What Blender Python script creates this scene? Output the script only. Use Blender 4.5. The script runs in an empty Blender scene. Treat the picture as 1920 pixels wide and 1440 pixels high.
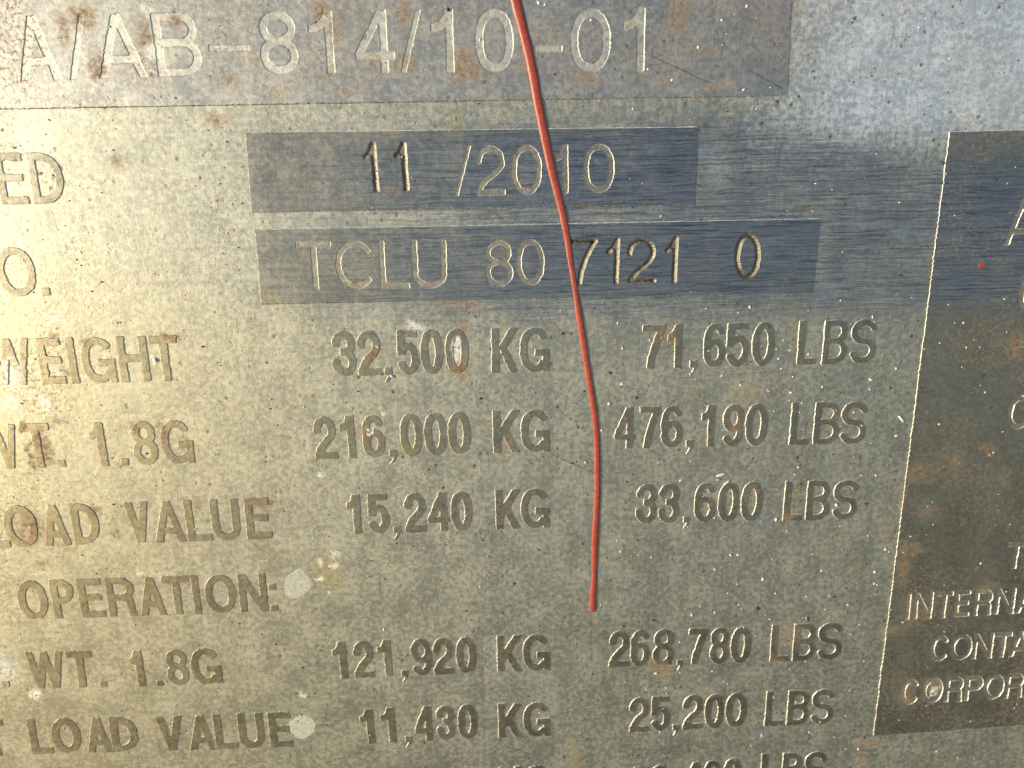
import bpy, math, random
import numpy as np
from mathutils import Matrix, Vector
from mathutils.geometry import tessellate_polygon

scene = bpy.context.scene
col = scene.collection
MM = 0.001
random.seed(7)
rng = np.random.default_rng(11)

# ------------------------------------------------------------------ camera
# Plate coordinates: X right, Z up, facing -Y, then leaned back by LEAN; the camera looks at it from 9 cm,
# pitched down about 14 degrees.  RP holds the plate axes (right, down, inward) as seen by the camera.
RP = np.array([[0.99922562, 0.0167256, -0.03561495],
               [-0.02508679, 0.96813023, -0.24918769],
               [0.03031209, 0.24988819, 0.96780012]])
FOC = 1442.0            # focal length in photograph pixels (1920 wide)
DIST = 86.5             # mm from the lens to the plate along the axis
cam_p = -RP.T @ np.array([0, 0, DIST])                 # camera in plate axes


LEAN = math.radians(23)  # the plate leans back; everything on it shares this rotation
TILT = Matrix.Rotation(-LEAN, 3, 'X')


def to_world(v):        # plate axes (right, down, inward) in mm -> world metres
    return TILT @ Vector((v[0] * MM, v[2] * MM, -v[1] * MM))


cam_data = bpy.data.cameras.new('camera')
cam = bpy.data.objects.new('camera', cam_data)
col.objects.link(cam)
ax_x = Vector((RP[0][0], RP[0][2], -RP[0][1]))
ax_y = -Vector((RP[1][0], RP[1][2], -RP[1][1]))
ax_z = -Vector((RP[2][0], RP[2][2], -RP[2][1]))
m = (TILT @ Matrix((ax_x, ax_y, ax_z)).transposed()).to_4x4()
m.translation = to_world(cam_p)
cam.matrix_world = m
cam_data.sensor_width = 36
cam_data.lens = 36 * FOC / 1920
cam_data.clip_start = 0.002
cam_data.clip_end = 500
cam_data.dof.use_dof = True
cam_data.dof.focus_distance = 0.0855
cam_data.dof.aperture_fstop = 34
scene.camera = cam

# ------------------------------------------------------------------ sky, sun, exposure
SUN_EL, SUN_AZ = math.radians(13), math.radians(61)     # azimuth: towards the left of the plate's normal
world = bpy.data.worlds.new('World')
scene.world = world
world.use_nodes = True
wn = world.node_tree
bg = wn.nodes['Background']
sky = wn.nodes.new('ShaderNodeTexSky')
sky.sky_type = 'NISHITA'
sky.sun_disc = False
sun_dir = Vector((-math.sin(SUN_AZ) * math.cos(SUN_EL), -math.cos(SUN_AZ) * math.cos(SUN_EL), math.sin(SUN_EL)))
sky.sun_elevation = SUN_EL
sky.sun_rotation = math.atan2(sun_dir.x, sun_dir.y)
wn.links.new(sky.outputs[0], bg.inputs[0])
bg.inputs[1].default_value = 0.13
sd = bpy.data.lights.new('sun', 'SUN')
sun = bpy.data.objects.new('sun', sd)
col.objects.link(sun)
sd.energy = 4.7
sd.angle = math.radians(0.5)
sd.color = (1.0, 0.90, 0.64)
sun.rotation_euler = sun_dir.to_track_quat('Z', 'Y').to_euler()
sun.location = (-1, -1, 1)
scene.view_settings.view_transform = 'Standard'
scene.view_settings.look = 'None'
scene.view_settings.exposure = 0.45
scene.view_settings.gamma = 1.0


# ------------------------------------------------------------------ plate coordinates
def on_plate(px, py):
    """where the sight line through photograph pixel (px, py) meets the plate: mm right, mm up"""
    d = RP.T @ np.array([(px - 960) / FOC, (py - 720) / FOC, 1.0])
    t = -cam_p[2] / d[2]
    q = cam_p + t * d
    return np.array([q[0], -q[1]])


PX = 0.06               # one photograph pixel is about 0.06 mm on the plate
RELIEF = 0.085           # mm between etched ground and raised faces


# ------------------------------------------------------------------ material helpers
class NT:
    def __init__(self, tree):
        self.t = tree

    def n(self, typ, **kw):
        nd = self.t.nodes.new(typ)
        for k, v in kw.items():
            setattr(nd, k, v)
        return nd

    def put(self, sock, v):
        if isinstance(v, bpy.types.NodeSocket):
            self.t.links.new(v, sock)
        elif v is not None:
            sock.default_value = v

    def math(self, op, a, b=None, c=None, clamp=False):
        nd = self.n('ShaderNodeMath', operation=op, use_clamp=clamp)
        self.put(nd.inputs[0], a)
        self.put(nd.inputs[1], b)
        self.put(nd.inputs[2], c)
        return nd.outputs[0]

    def vmath(self, op, a, b=None):
        nd = self.n('ShaderNodeVectorMath', operation=op)
        self.put(nd.inputs[0], a)
        self.put(nd.inputs[1], b)
        return nd.outputs['Value'] if op == 'LENGTH' else nd.outputs[0]

    def step(self, v, lo, hi, a=0.0, b=1.0):
        nd = self.n('ShaderNodeMapRange', interpolation_type='SMOOTHSTEP')
        self.put(nd.inputs[0], v)
        for i, x in enumerate((lo, hi, a, b)):
            self.put(nd.inputs[i + 1], x)
        return nd.outputs[0]

    def noise(self, vec, scale, detail=2.0, rough=0.5, dist=0.0, color=False):
        nd = self.n('ShaderNodeTexNoise')
        self.put(nd.inputs['Vector'], vec)
        nd.inputs['Scale'].default_value = scale
        nd.inputs['Detail'].default_value = detail
        nd.inputs['Roughness'].default_value = rough
        nd.inputs['Distortion'].default_value = dist
        return nd.outputs[1] if color else nd.outputs[0]

    def voro(self, vec, scale, rnd=1.0):
        nd = self.n('ShaderNodeTexVoronoi')
        self.put(nd.inputs['Vector'], vec)
        nd.inputs['Scale'].default_value = scale
        nd.inputs['Randomness'].default_value = rnd
        return nd.outputs['Distance'], nd.outputs['Color']

    def mapping(self, vec, loc=(0, 0, 0), sc=(1, 1, 1), rot=(0, 0, 0)):
        nd = self.n('ShaderNodeMapping')
        self.put(nd.inputs['Vector'], vec)
        nd.inputs['Location'].default_value = loc
        nd.inputs['Scale'].default_value = sc
        nd.inputs['Rotation'].default_value = rot
        return nd.outputs[0]

    def mix(self, fac, a, b, blend='MIX'):
        nd = self.n('ShaderNodeMix', data_type='RGBA', blend_type=blend)
        self.put(nd.inputs[0], fac)
        for s, v in ((nd.inputs[6], a), (nd.inputs[7], b)):
            self.put(s, (*v, 1.0) if isinstance(v, tuple) else v)
        return nd.outputs[2]

    def sepx(self, v):
        nd = self.n('ShaderNodeSeparateXYZ')
        self.put(nd.inputs[0], v)
        return nd.outputs


root = bpy.data.objects.new('data_plate', None)
col.objects.link(root)
root.empty_display_size = 0.02
root.rotation_euler = (-LEAN, 0, 0)
root['label'] = 'weathered etched metal data plate with raised lettering, rust specks and a sanded band'
root['category'] = 'data plate'

# stains, each where it sits on the plate: pixel centre, radii in pixels, strength
RUST = [(155, 35, 22, 20, .9), (272, 62, 16, 30, .8), (182, 130, 16, 22, .8), (482, 121, 9, 9, 1.3), (626, 58, 14, 24, .9),
        (757, 22, 16, 26, .8), (762, 118, 12, 26, .8), (702, 112, 14, 10, .7), (872, 122, 26, 30, 1.0), (741, 116, 9, 9, 1.2),
        (1274, 22, 18, 34, 1.3), (1262, 50, 12, 12, 1.0), (1098, 150, 28, 13, .8), (1330, 102, 26, 8, .6), (1245, 152, 26, 9, .7),
        (1340, 164, 30, 8, .6), (862, 572, 55, 12, .55), (868, 612, 14, 16, .8), (700, 668, 15, 22, .6), (862, 690, 24, 32, .6),
        (84, 838, 16, 34, 1.2), (44, 806, 10, 14, .9), (56, 992, 34, 42, .75), (500, 946, 26, 9, 1.1), (470, 958, 8, 18, .9),
        (304, 806, 15, 30, .7), (1246, 628, 24, 18, .9), (1262, 646, 6, 22, .9), (1400, 742, 44, 34, .35), (954, 828, 13, 18, .8),
        (938, 850, 10, 12, .8), (694, 812, 20, 20, .6), (700, 655, 30, 8, .4), (1236, 1252, 26, 20, 1.1), (1325, 1300, 20, 13, .9),
        (1478, 1188, 40, 36, .6), (1454, 1236, 20, 20, .6), (1692, 1068, 15, 44, 1.0), (1704, 1028, 30, 16, 1.0), (1690, 930, 10, 50, .6),
        (1712, 1150, 34, 44, .6), (1672, 1180, 40, 18, .5), (1628, 1392, 36, 14, 1.1), (1612, 1424, 24, 26, .7), (1726, 884, 44, 24, .6),
        (1786, 866, 12, 18, 1.0), (1902, 648, 16, 24, .9), (1852, 842, 20, 14, 1.1), (1747, 1284, 22, 22, .8), (1700, 1300, 26, 40, .5),
        (1600, 1064, 34, 7, .7), (1662, 1000, 14, 60, .5), (1408, 925, 16, 22, .6), (1420, 1000, 12, 10, .5), (322, 630, 20, 8, .8),
        (96, 634, 9, 9, 1.2), (160, 640, 12, 14, .8), (126, 700, 16, 10, .6), (110, 790, 26, 12, .5), (370, 946, 12, 20, .6),
        (330, 1090, 30, 9, .9), (40, 1094, 14, 10, .7), (215, 1000, 12, 16, .8), (180, 960, 10, 20, .8), (1380, 800, 18, 22, .6),
        (1300, 735, 12, 12, .5), (945, 610, 10, 8, .5), (1560, 780, 14, 10, .6), (745, 1180, 12, 14, .6), (1790, 870, 40, 60, .3),
        (1500, 930, 22, 10, .7), (1478, 965, 12, 9, 1.0), (1560, 1010, 40, 60, .2), (1500, 8, 10, 6, 1.0), (730, 360, 26, 8, .35)]
RUST += [(600, 20, 14, 22, .9), (655, 175, 26, 6, .8), (120, 60, 12, 30, .7), (330, 40, 16, 12, .6), (430, 150, 20, 12, .6), (985, 120, 12, 26, .6),
         (1180, 60, 10, 14, .7), (1420, 60, 18, 10, .5), (410, 225, 30, 12, .5), (220, 300, 22, 14, .5), (60, 860, 8, 30, 1.0), (345, 835, 8, 24, .7),
         (250, 800, 10, 10, .8), (80, 1060, 26, 8, .6), (400, 1230, 10, 18, .6), (135, 1255, 9, 16, .6), (1740, 960, 26, 30, .5), (1880, 900, 20, 30, .5),
         (1850, 1100, 30, 16, .5), (1560, 1150, 24, 16, .5), (1090, 960, 12, 20, .4), (1395, 1260, 20, 10, .5), (1345, 940, 8, 22, .7), (1320, 820, 10, 12, .6)]
RUST = [(x, y, a, b, st * (1.3 if x < 900 else 1.1)) for x, y, a, b, st in RUST]
YELLOW = [(614, 1072, 44, 54, .9), (850, 232, 16, 24, .7), (736, 240, 14, 26, .5), (1080, 1424, 17, 46, .9), (768, 838, 22, 15, .7),
          (1492, 606, 15, 56, .5), (1742, 520, 12, 120, .4), (1870, 500, 18, 18, .6), (505, 560, 30, 22, .5), (445, 622, 7, 8, .9),
          (940, 470, 14, 24, .6), (900, 500, 14, 30, .4), (1240, 1252, 30, 26, .5), (150, 20, 24, 22, .5), (50, 970, 60, 60, .5),
          (1520, 395, 26, 12, .5), (520, 170, 36, 16, .5), (1400, 735, 30, 40, .4), (700, 1150, 60, 50, .3), (330, 620, 60, 30, .2)]
BLUE = [(1128, 1073, 10, 12, 1.2), (1197, 1107, 15, 14, 1.1), (1008, 1131, 9, 10, 1.0), (1460, 1040, 12, 13, 1.0), (1464, 1143, 15, 11, 1.1),
        (1400, 860, 10, 11, .9), (1180, 214, 24, 14, .7), (1328, 286, 24, 20, .8), (1552, 546, 24, 28, .8), (1692, 437, 20, 15, .9),
        (1096, 975, 30, 34, .7), (1677, 110, 9, 8, 1.6), (745, 168, 7, 9, 1.4), (1425, 980, 40, 26, .5), (1425, 1378, 20, 16, .7),
        (1560, 100, 60, 80, .35), (1300, 900, 60, 30, .3), (590, 1240, 16, 14, .7), (700, 1103, 7, 7, 1.4), (1645, 1020, 12, 60, .5)]
WHITE = [(855, 654, 11, 22, 1.2), (290, 95, 14, 16, 1.0), (272, 20, 16, 10, .8), (20, 700, 26, 34, .8), (780, 610, 20, 9, .7),
         (718, 772, 9, 7, .7), (82, 757, 9, 9, 1.0), (262, 1074, 8, 7, 1.2), (68, 1304, 9, 16, 1.1), (568, 1300, 8, 9, .8),
         (292, 675, 6, 8, 1.4), (105, 600, 36, 10, .4), (600, 892, 8, 9, 1.0), (10, 1250, 40, 60, .5), (1750, 1298, 12, 13, 1.0),
         (696, 805, 8, 5, 1.1), (20, 760, 30, 20, .5), (540, 1090, 6, 6, .6), (627, 1062, 9, 10, 1.2), (632, 1038, 12, 6, 1.0), (604, 1056, 5, 10, 1.0), (600, 1088, 6, 5, 1.0), (618, 1112, 9, 6, 1.0), (60, 250, 44, 40, .6), (150, 215, 30, 24, .4)]


def wear_group():
    g = bpy.data.node_groups.new('plate_wear', 'ShaderNodeTree')
    for nm in ('Sheen', 'Rust', 'Yellow', 'Blue', 'White', 'Band', 'Streak', 'Mottle', 'Fleck', 'Grain', 'Scratch', 'Pale', 'Height'):
        g.interface.new_socket(nm, in_out='OUTPUT', socket_type='NodeSocketFloat')
    g.interface.new_socket('P', in_out='OUTPUT', socket_type='NodeSocketVector')
    N = NT(g)
    out = N.n('NodeGroupOutput')
    tc = N.n('ShaderNodeTexCoord', object=root)
    P0 = N.vmath('MULTIPLY', tc.outputs['Object'], (1000, 1000, 1000))
    s = N.sepx(P0)
    cb = N.n('ShaderNodeCombineXYZ')            # X right, Y up on the plate, relief ignored
    N.put(cb.inputs[0], s[0])
    N.put(cb.inputs[1], s[2])
    P = cb.outputs[0]
    warp = N.noise(P, 0.55, 5, 0.68, color=True)
    warp = N.vmath('MULTIPLY', N.vmath('SUBTRACT', warp, (0.5, 0.5, 0.5)), (3.4, 3.4, 0))
    Q = N.vmath('ADD', P, warp)

    def spots(lst, vec, edge):
        acc = None
        for x, y, rx, ry, st in lst:
            c = on_plate(x, y)
            sx, sy = 1 / (rx * PX * 1.25), 1 / (ry * PX * 1.25)
            vk = vec
            if acc is not None:     # chained so that the terms are worked out one after the other
                nd = N.n('ShaderNodeVectorMath', operation='MULTIPLY_ADD')
                N.put(nd.inputs[0], acc)
                nd.inputs[1].default_value = (1e-7, 1e-7, 0)
                N.put(nd.inputs[2], vec)
                vk = nd.outputs[0]
            L = N.vmath('LENGTH', N.mapping(vk, (-c[0] * sx, -c[1] * sy, 0), (sx, sy, 1)))
            v = N.math('MULTIPLY_ADD', L, -st * edge, st * edge)
            acc = v if acc is None else N.math('MAXIMUM', acc, v)
        return acc
    # ---- sanded band
    ybot, ytop = on_plate(960, 600)[1], on_plate(960, 205)[1]
    nb = N.noise(N.mapping(P, sc=(0.16, 1.1, 1)), 1.0, 4, 0.6)
    px, py = s[0], s[2]
    yy = N.math('MULTIPLY_ADD', N.math('SUBTRACT', nb, 0.5), 5.0, py)
    band = N.math('MULTIPLY', N.step(yy, ybot - 2.2, ybot + 2.6), N.step(yy, ytop + 2.5, ytop - 3.0))
    xx = N.math('MULTIPLY_ADD', N.math('SUBTRACT', nb, 0.5), 30.0, px)
    band = N.math('MULTIPLY', band, N.step(xx, on_plate(250, 400)[0], on_plate(1150, 400)[0], 0.10, 1.0))
    # the band rises less high at the right, where the plate keeps its pale, sky-tinted oxide
    diag = N.math('ADD', yy, N.math('MULTIPLY', N.step(px, on_plate(1350, 300)[0], on_plate(1800, 300)[0]), 5.0))
    band = N.math('MULTIPLY', band, N.step(diag, ytop + 2.0, ytop - 4.0))
    Pb = N.vmath('ADD', P, N.vmath('MULTIPLY', warp, (0, 0.16, 0)))
    st1 = N.noise(N.mapping(Pb, sc=(0.10, 4.2, 1), rot=(0, 0, 0.02)), 1.0, 5, 0.7)
    st2 = N.noise(N.mapping(Pb, sc=(0.35, 11.0, 1), rot=(0, 0, -0.015)), 1.0, 3, 0.65)
    streak = N.math('ADD', N.math('MULTIPLY', st1, 0.55), N.math('MULTIPLY', st2, 0.45))
    # ---- mottled oxide
    m1 = N.noise(P, 1.7, 5, 0.74)
    m2 = N.noise(N.mapping(P, loc=(31, 7, 0)), 0.22, 4, 0.65)
    mott = N.step(N.math('MULTIPLY_ADD', m2, 0.32, m1), 0.54, 0.80)
    wash = N.noise(N.mapping(P, sc=(0.55, 0.035, 1)), 1.0, 4, 0.65)
    mott = N.math('ADD', mott, N.math('MULTIPLY', N.math('SUBTRACT', wash, 0.5), 1.1), clamp=True)
    # ---- flecks: little dark pits of uneven size
    Pw = N.vmath('ADD', P, N.vmath('MULTIPLY', N.vmath('SUBTRACT', N.noise(P, 2.6, 3, 0.6, color=True), (.5, .5, .5)), (0.5, 0.5, 0)))
    d1, c1 = N.voro(Pw, 1.35)
    r1 = N.sepx(c1)[0]
    thr = N.math('MULTIPLY', N.math('POWER', r1, 3.2), 0.30)
    f1 = N.step(N.math('SUBTRACT', thr, d1), -0.05, 0.08)
    d2, c2 = N.voro(Pw, 3.3)
    thr2 = N.math('MULTIPLY', N.math('POWER', N.sepx(c2)[1], 2.2), 0.42)
    f2 = N.step(N.math('SUBTRACT', thr2, d2), -0.05, 0.1)
    dens = N.step(N.noise(P, 0.28, 3, 0.6), 0.38, 0.62, 0.25, 1.0)
    fleck = N.math('MULTIPLY', N.math('MAXIMUM', f1, N.math('MULTIPLY', f2, 0.7)), dens)
    # ---- fine vertical mill grain
    grain = N.noise(N.mapping(P, sc=(9.0, 0.35, 1)), 1.0, 4, 0.7)
    # ---- rust
    n_r = N.noise(P, 1.8, 5, 0.75)
    rust = spots(RUST, Q, 1.7)
    rust = N.math('MULTIPLY', N.step(rust, -0.15, 1.3), N.step(n_r, 0.36, 0.60, 0.22, 0.95))
    zone = N.math('MAXIMUM', N.step(py, on_plate(960, 200)[1], on_plate(960, 140)[1]), N.math('MAXIMUM',
                  N.step(px, on_plate(1640, 900)[0], on_plate(1720, 900)[0], 0, .9), N.step(px, on_plate(420, 900)[0], on_plate(40, 900)[0], 0, .9)))
    d3, c3 = N.voro(Pw, 0.7)
    thr3 = N.math('MULTIPLY', N.math('POWER', N.sepx(c3)[2], N.math('MULTIPLY_ADD', zone, -8.0, 15.0)), 0.15)
    sp = N.math('MULTIPLY', N.step(N.math('SUBTRACT', thr3, d3), -0.08, 0.04), N.step(n_r, 0.42, 0.56))
    fz = N.math('MULTIPLY_ADD', zone, 0.12, N.noise(P, 2.6, 5, 0.72))
    freck = N.math('MULTIPLY', N.step(fz, 0.62, 0.72), N.step(N.noise(N.mapping(P, loc=(5, 50, 0)), 0.12, 2, 0.5), 0.38, 0.62))
    rust = N.math('MAXIMUM', rust, N.math('MAXIMUM', N.math('MULTIPLY', sp, 0.9), N.math('MULTIPLY', freck, 0.8)))
    yel = N.math('MULTIPLY', N.step(spots(YELLOW, Q, 1.5), -0.1, 1.2), N.step(n_r, 0.3, 0.6, 0.45, 1.0))
    Qs = N.vmath('ADD', P, N.vmath('MULTIPLY', warp, (0.28, 0.28, 0)))
    blue = N.math('MULTIPLY', N.step(spots(BLUE, Qs, 2.5), 0.05, 1.5), N.step(m1, 0.36, 0.56, 0.6, 1.0))
    white = N.math('MULTIPLY', N.step(spots(WHITE, Q, 1.8), 0.0, 1.1), N.step(N.noise(P, 2.2, 6, 0.75), 0.40, 0.55))
    # ---- long single scratches
    sc_acc = None
    for (xa, ya, xb, yb, w) in ((1265, 1330, 1640, 1236, 1.1), (1040, 1340, 1160, 1318, 1.0), (1030, 850, 1140, 898, 1.3),
                                (1110, 1250, 1105, 1000, .5), (575, 1440, 900, 1350, .9), (1210, 100, 1340, 160, 1.4),
                                (1400, 130, 1470, 168, 1.6), (1230, 712, 1545, 690, .5)):
        A, B = on_plate(xa, ya), on_plate(xb, yb)
        d = B - A
        L = np.hypot(*d)
        ang = math.atan2(d[1], d[0])
        mp = N.n('ShaderNodeMapping', vector_type='TEXTURE')
        N.put(mp.inputs['Vector'], P)
        mp.inputs['Location'].default_value = ((A[0] + B[0]) / 2, (A[1] + B[1]) / 2, 0)
        mp.inputs['Rotation'].default_value = (0, 0, ang)
        mp.inputs['Scale'].default_value = (L / 2, w * PX, 1)
        q = N.sepx(mp.outputs[0])
        inx = N.step(N.math('ABSOLUTE', q[0]), 1.0, 0.8)
        iny = N.step(N.math('ABSOLUTE', N.math('MULTIPLY_ADD', N.math('SUBTRACT', m1, 0.5), 2.0, q[1])), 1.3, 0.2)
        v = N.math('MULTIPLY', inx, iny)
        sc_acc = v if sc_acc is None else N.math('MAXIMUM', sc_acc, v)
    scr = N.math('MULTIPLY', sc_acc, N.step(N.noise(P, 0.9, 4, 0.6), 0.3, 0.55))
    # ---- pale oxide with bluish sky reflection painted in (upper right corner of the plate, patchy elsewhere)
    pale = N.math('MULTIPLY', N.step(N.math('MULTIPLY_ADD', m1, 14.0, px), on_plate(1330, 100)[0] + 7, on_plate(1650, 100)[0] + 7),
                  N.step(N.math('MULTIPLY_ADD', m1, 6.0, py), on_plate(1600, 330)[1] + 3, on_plate(1600, 200)[1] + 3))
    # warm sun glow painted in as yellow, strongest towards the plate's lower left
    warm_glow = N.math('MULTIPLY', N.step(N.math('MULTIPLY_ADD', m2, -16.0, px), on_plate(1000, 900)[0] - 8, on_plate(60, 900)[0] - 8),
                  N.step(N.math('MULTIPLY_ADD', m2, 10.0, py), on_plate(400, 330)[1] + 5, on_plate(400, 720)[1] + 5))
    yel = N.math('MAXIMUM', yel, N.math('MULTIPLY', warm_glow, 0.42))
    h = N.math('ADD', N.math('MULTIPLY', grain, 0.35), N.math('MULTIPLY', m1, 0.9))
    h = N.math('ADD', h, N.math('MULTIPLY', m2, 4.0))
    h = N.math('SUBTRACT', h, N.math('MULTIPLY', fleck, 0.9))
    h = N.math('ADD', h, N.math('MULTIPLY', N.math('MULTIPLY', streak, N.step(py, ybot - 2, ybot + 1)), 1.2))
    for nm, v in (('Sheen', m2), ('Rust', rust), ('Yellow', yel), ('Blue', blue), ('White', white), ('Band', band), ('Streak', streak), ('Mottle', mott),
                  ('Fleck', fleck), ('Grain', grain), ('Scratch', scr), ('Pale', pale), ('Height', h), ('P', P)):
        N.put(out.inputs[nm], v)
    return g


WEAR = wear_group()


def plate_material(name, light, dark, metal, rough, rust_amt, fleck_amt, band_amt, bump, pale=(0.88, 0.92, 1.0), clean=(0.17, 0.185, 0.225)):
    mat = bpy.data.materials.new(name)
    mat.use_nodes = True
    N = NT(mat.node_tree)
    bs = mat.node_tree.nodes['Principled BSDF']
    g = N.n('ShaderNodeGroup', node_tree=WEAR)
    w = g.outputs
    c = N.mix(w['Mottle'], dark, light)
    hue = N.noise(w['P'], 0.75, 4, 0.7)     # thin oxide colours: faint pink, faint green
    c = N.mix(N.step(hue, 0.50, 0.66, 0.0, 0.30), c, (0.42, 0.355, 0.33))
    c = N.mix(N.step(hue, 0.50, 0.36, 0.0, 0.30), c, (0.315, 0.37, 0.315))
    c = N.mix(N.math('MULTIPLY', w['Pale'], N.step(w['Mottle'], 0, 1, 0.60, 0.88)), c, pale)
    c = N.mix(N.step(w['Grain'], 0.3, 0.7, 0.22, 0.0), c, (0.10, 0.10, 0.10))
    c = N.mix(N.math('MULTIPLY', w['Fleck'], fleck_amt), c, (0.12, 0.09, 0.06))
    b = N.math('MULTIPLY', w['Band'], band_amt)
    bandc = N.mix(N.step(w['Streak'], 0.36, 0.64), tuple(x * 0.5 for x in clean), tuple(min(1, x * 1.9) for x in clean))
    bf = N.math('MULTIPLY', b, N.step(w['Streak'], 0.62, 0.40, 0.35, 1.0), clamp=True)
    c = N.mix(bf, c, bandc)
    c = N.mix(N.math('MULTIPLY', w['Yellow'], 0.6), c, (0.44, 0.36, 0.16))
    c = N.mix(N.math('MULTIPLY', w['Blue'], 0.34), c, (0.40, 0.45, 0.54))
    rc = N.mix(N.step(N.noise(w['P'], 2.4, 5, 0.7), 0.36, 0.62), (0.045, 0.018, 0.010), (0.25, 0.135, 0.055))
    r = N.math('MULTIPLY', w['Rust'], rust_amt, clamp=True)
    c = N.mix(N.math('MULTIPLY', r, 0.85), c, rc)
    c = N.mix(w['White'], c, (0.60, 0.60, 0.58))
    c = N.mix(N.math('MULTIPLY', w['Scratch'], 0.55), c, (0.06, 0.06, 0.055))
    N.put(bs.inputs['Base Color'], c)
    mt = N.math('MULTIPLY', N.math('MULTIPLY_ADD', r, -0.7, 1.0), metal)
    mt = N.math('MULTIPLY', mt, N.math('SUBTRACT', 1.0, N.math('MULTIPLY', w['White'], 0.9)))
    N.put(bs.inputs['Metallic'], mt)
    ro = N.math('MULTIPLY_ADD', w['Mottle'], 0.10, rough)
    ro = N.math('MULTIPLY_ADD', bf, -0.10, ro)
    ro = N.math('ADD', ro, N.math('MULTIPLY', N.math('SUBTRACT', w['Sheen'], 0.5), 0.22))
    ro = N.math('MULTIPLY_ADD', r, 0.25, ro, clamp=True)
    N.put(bs.inputs['Roughness'], ro)
    bp = N.n('ShaderNodeBump')
    bp.inputs['Strength'].default_value = bump
    bp.inputs['Distance'].default_value = 0.03 * MM
    N.put(bp.inputs['Height'], w['Height'])
    N.put(bs.inputs['Normal'], bp.outputs[0])
    return mat


M_ETCH = plate_material('etched_oxidised_metal', (0.49, 0.485, 0.425), (0.325, 0.32, 0.28), 0.90, 0.48, 0.95, 0.9, 0.85, 0.5)
M_FACE = plate_material('smooth_raised_metal', (0.32, 0.29, 0.225), (0.235, 0.21, 0.16), 0.93, 0.37, 1.15, 0.7, 1.0, 0.35)
M_PANEL = plate_material('smooth_panel_metal', (0.30, 0.28, 0.235), (0.235, 0.22, 0.18), 0.93, 0.40, 1.0, 0.6, 1.0, 0.35, pale=(0.30, 0.31, 0.32))
M_TOPPANEL = plate_material('worn_panel_metal', (0.46, 0.45, 0.435), (0.35, 0.34, 0.33), 0.88, 0.42, 1.0, 0.7, 0.6, 0.4, pale=(0.38, 0.37, 0.38))
M_GROOVE = plate_material('pale_engraved_metal', (0.60, 0.60, 0.57), (0.46, 0.45, 0.42), 0.75, 0.46, 1.0, 0.5, 0.25, 0.5)
M_GROOVE2 = plate_material('dull_engraved_metal', (0.36, 0.335, 0.275), (0.26, 0.24, 0.20), 0.88, 0.44, 1.0, 0.5, 0.1, 0.5)
M_STAMP = plate_material('stamped_metal', (0.235, 0.215, 0.18), (0.16, 0.145, 0.12), 0.8, 0.52, 0.8, 0.6, 0.0, 0.8)
M_EDGE = plate_material('lit_edge_metal', (0.78, 0.77, 0.74), (0.62, 0.61, 0.58), 0.55, 0.42, 0.5, 0.2, 0.0, 0.3)  # paler than the faces: edge light put into the colour


def simple_material(name, base, rough, metal=0.0, base2=None, scale=900, coat=0.0, bump=0.0):
    mat = bpy.data.materials.new(name)
    mat.use_nodes = True
    N = NT(mat.node_tree)
    bs = mat.node_tree.nodes['Principled BSDF']
    tc = N.n('ShaderNodeTexCoord')
    nz = N.noise(tc.outputs['Object'], scale, 5, 0.65)
    N.put(bs.inputs['Base Color'], N.mix(N.step(nz, 0.35, 0.65), base, base2 or base))
    bs.inputs['Roughness'].default_value = rough
    bs.inputs['Metallic'].default_value = metal
    bs.inputs['Coat Weight'].default_value = coat
    if bump:
        bp = N.n('ShaderNodeBump')
        bp.inputs['Strength'].default_value = bump
        bp.inputs['Distance'].default_value = 0.02 * MM
        N.put(bp.inputs['Height'], nz)
        N.put(bs.inputs['Normal'], bp.outputs[0])
    return mat


M_RED = simple_material('red_paint', (0.22, 0.031, 0.019), 0.42, 0, (0.29, 0.05, 0.031), 2500, 0.15, 0.5)
M_CHALK = simple_material('chalky_residue', (0.42, 0.415, 0.37), 0.85, 0, (0.28, 0.275, 0.24), 2600, 0, 0.8)
M_GRIME_SHADE = simple_material('grime_and_shade', (0.05, 0.035, 0.022), 0.8, 0, (0.10, 0.07, 0.045), 3000)  # brown grime, with the shade under the step put into its colour
M_HIGHLIGHT = simple_material('painted_highlight', (0.72, 0.73, 0.74), 0.45, 0.35, (0.45, 0.45, 0.45), 1500)  # pale colour standing for light along the panels' top edges
M_GRITB = simple_material('black_grit', (0.012, 0.011, 0.010), 0.6, 0, (0.03, 0.02, 0.015), 3000)
M_GRITW = simple_material('white_grit', (0.55, 0.56, 0.57), 0.35, 0, (0.42, 0.42, 0.40), 3000)
M_GROUND = simple_material('gravel_ground', (0.19, 0.175, 0.135), 0.9, 0, (0.10, 0.095, 0.075), 12)


# ------------------------------------------------------------------ mesh helpers
def link(name, verts, faces, mat, parent=None, flat=None):
    me = bpy.data.meshes.new(name)
    me.from_pydata(verts, [], faces)
    me.materials.append(mat)
    me.update()
    if flat is not None and mat in (M_FACE, M_PANEL, M_TOPPANEL, M_GROOVE, M_GROOVE2):      # walls get a paler metal so that edges look lit
        me.materials.append(M_EDGE)
        me.polygons.foreach_set('material_index', [0 if f else 1 for f in flat])
    if flat is not None:
        sm = [not f for f in flat]
        me.polygons.foreach_set('use_smooth', sm)
    o = bpy.data.objects.new(name, me)
    col.objects.link(o)
    if parent is not None:
        o.parent = parent
    elif name != 'ground':
        o.rotation_euler = (-LEAN, 0, 0)
    return o


def P3(x, y, z):        # plate mm (right, up, out of the plate) -> metres
    return (x * MM, -z * MM, y * MM)


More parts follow.
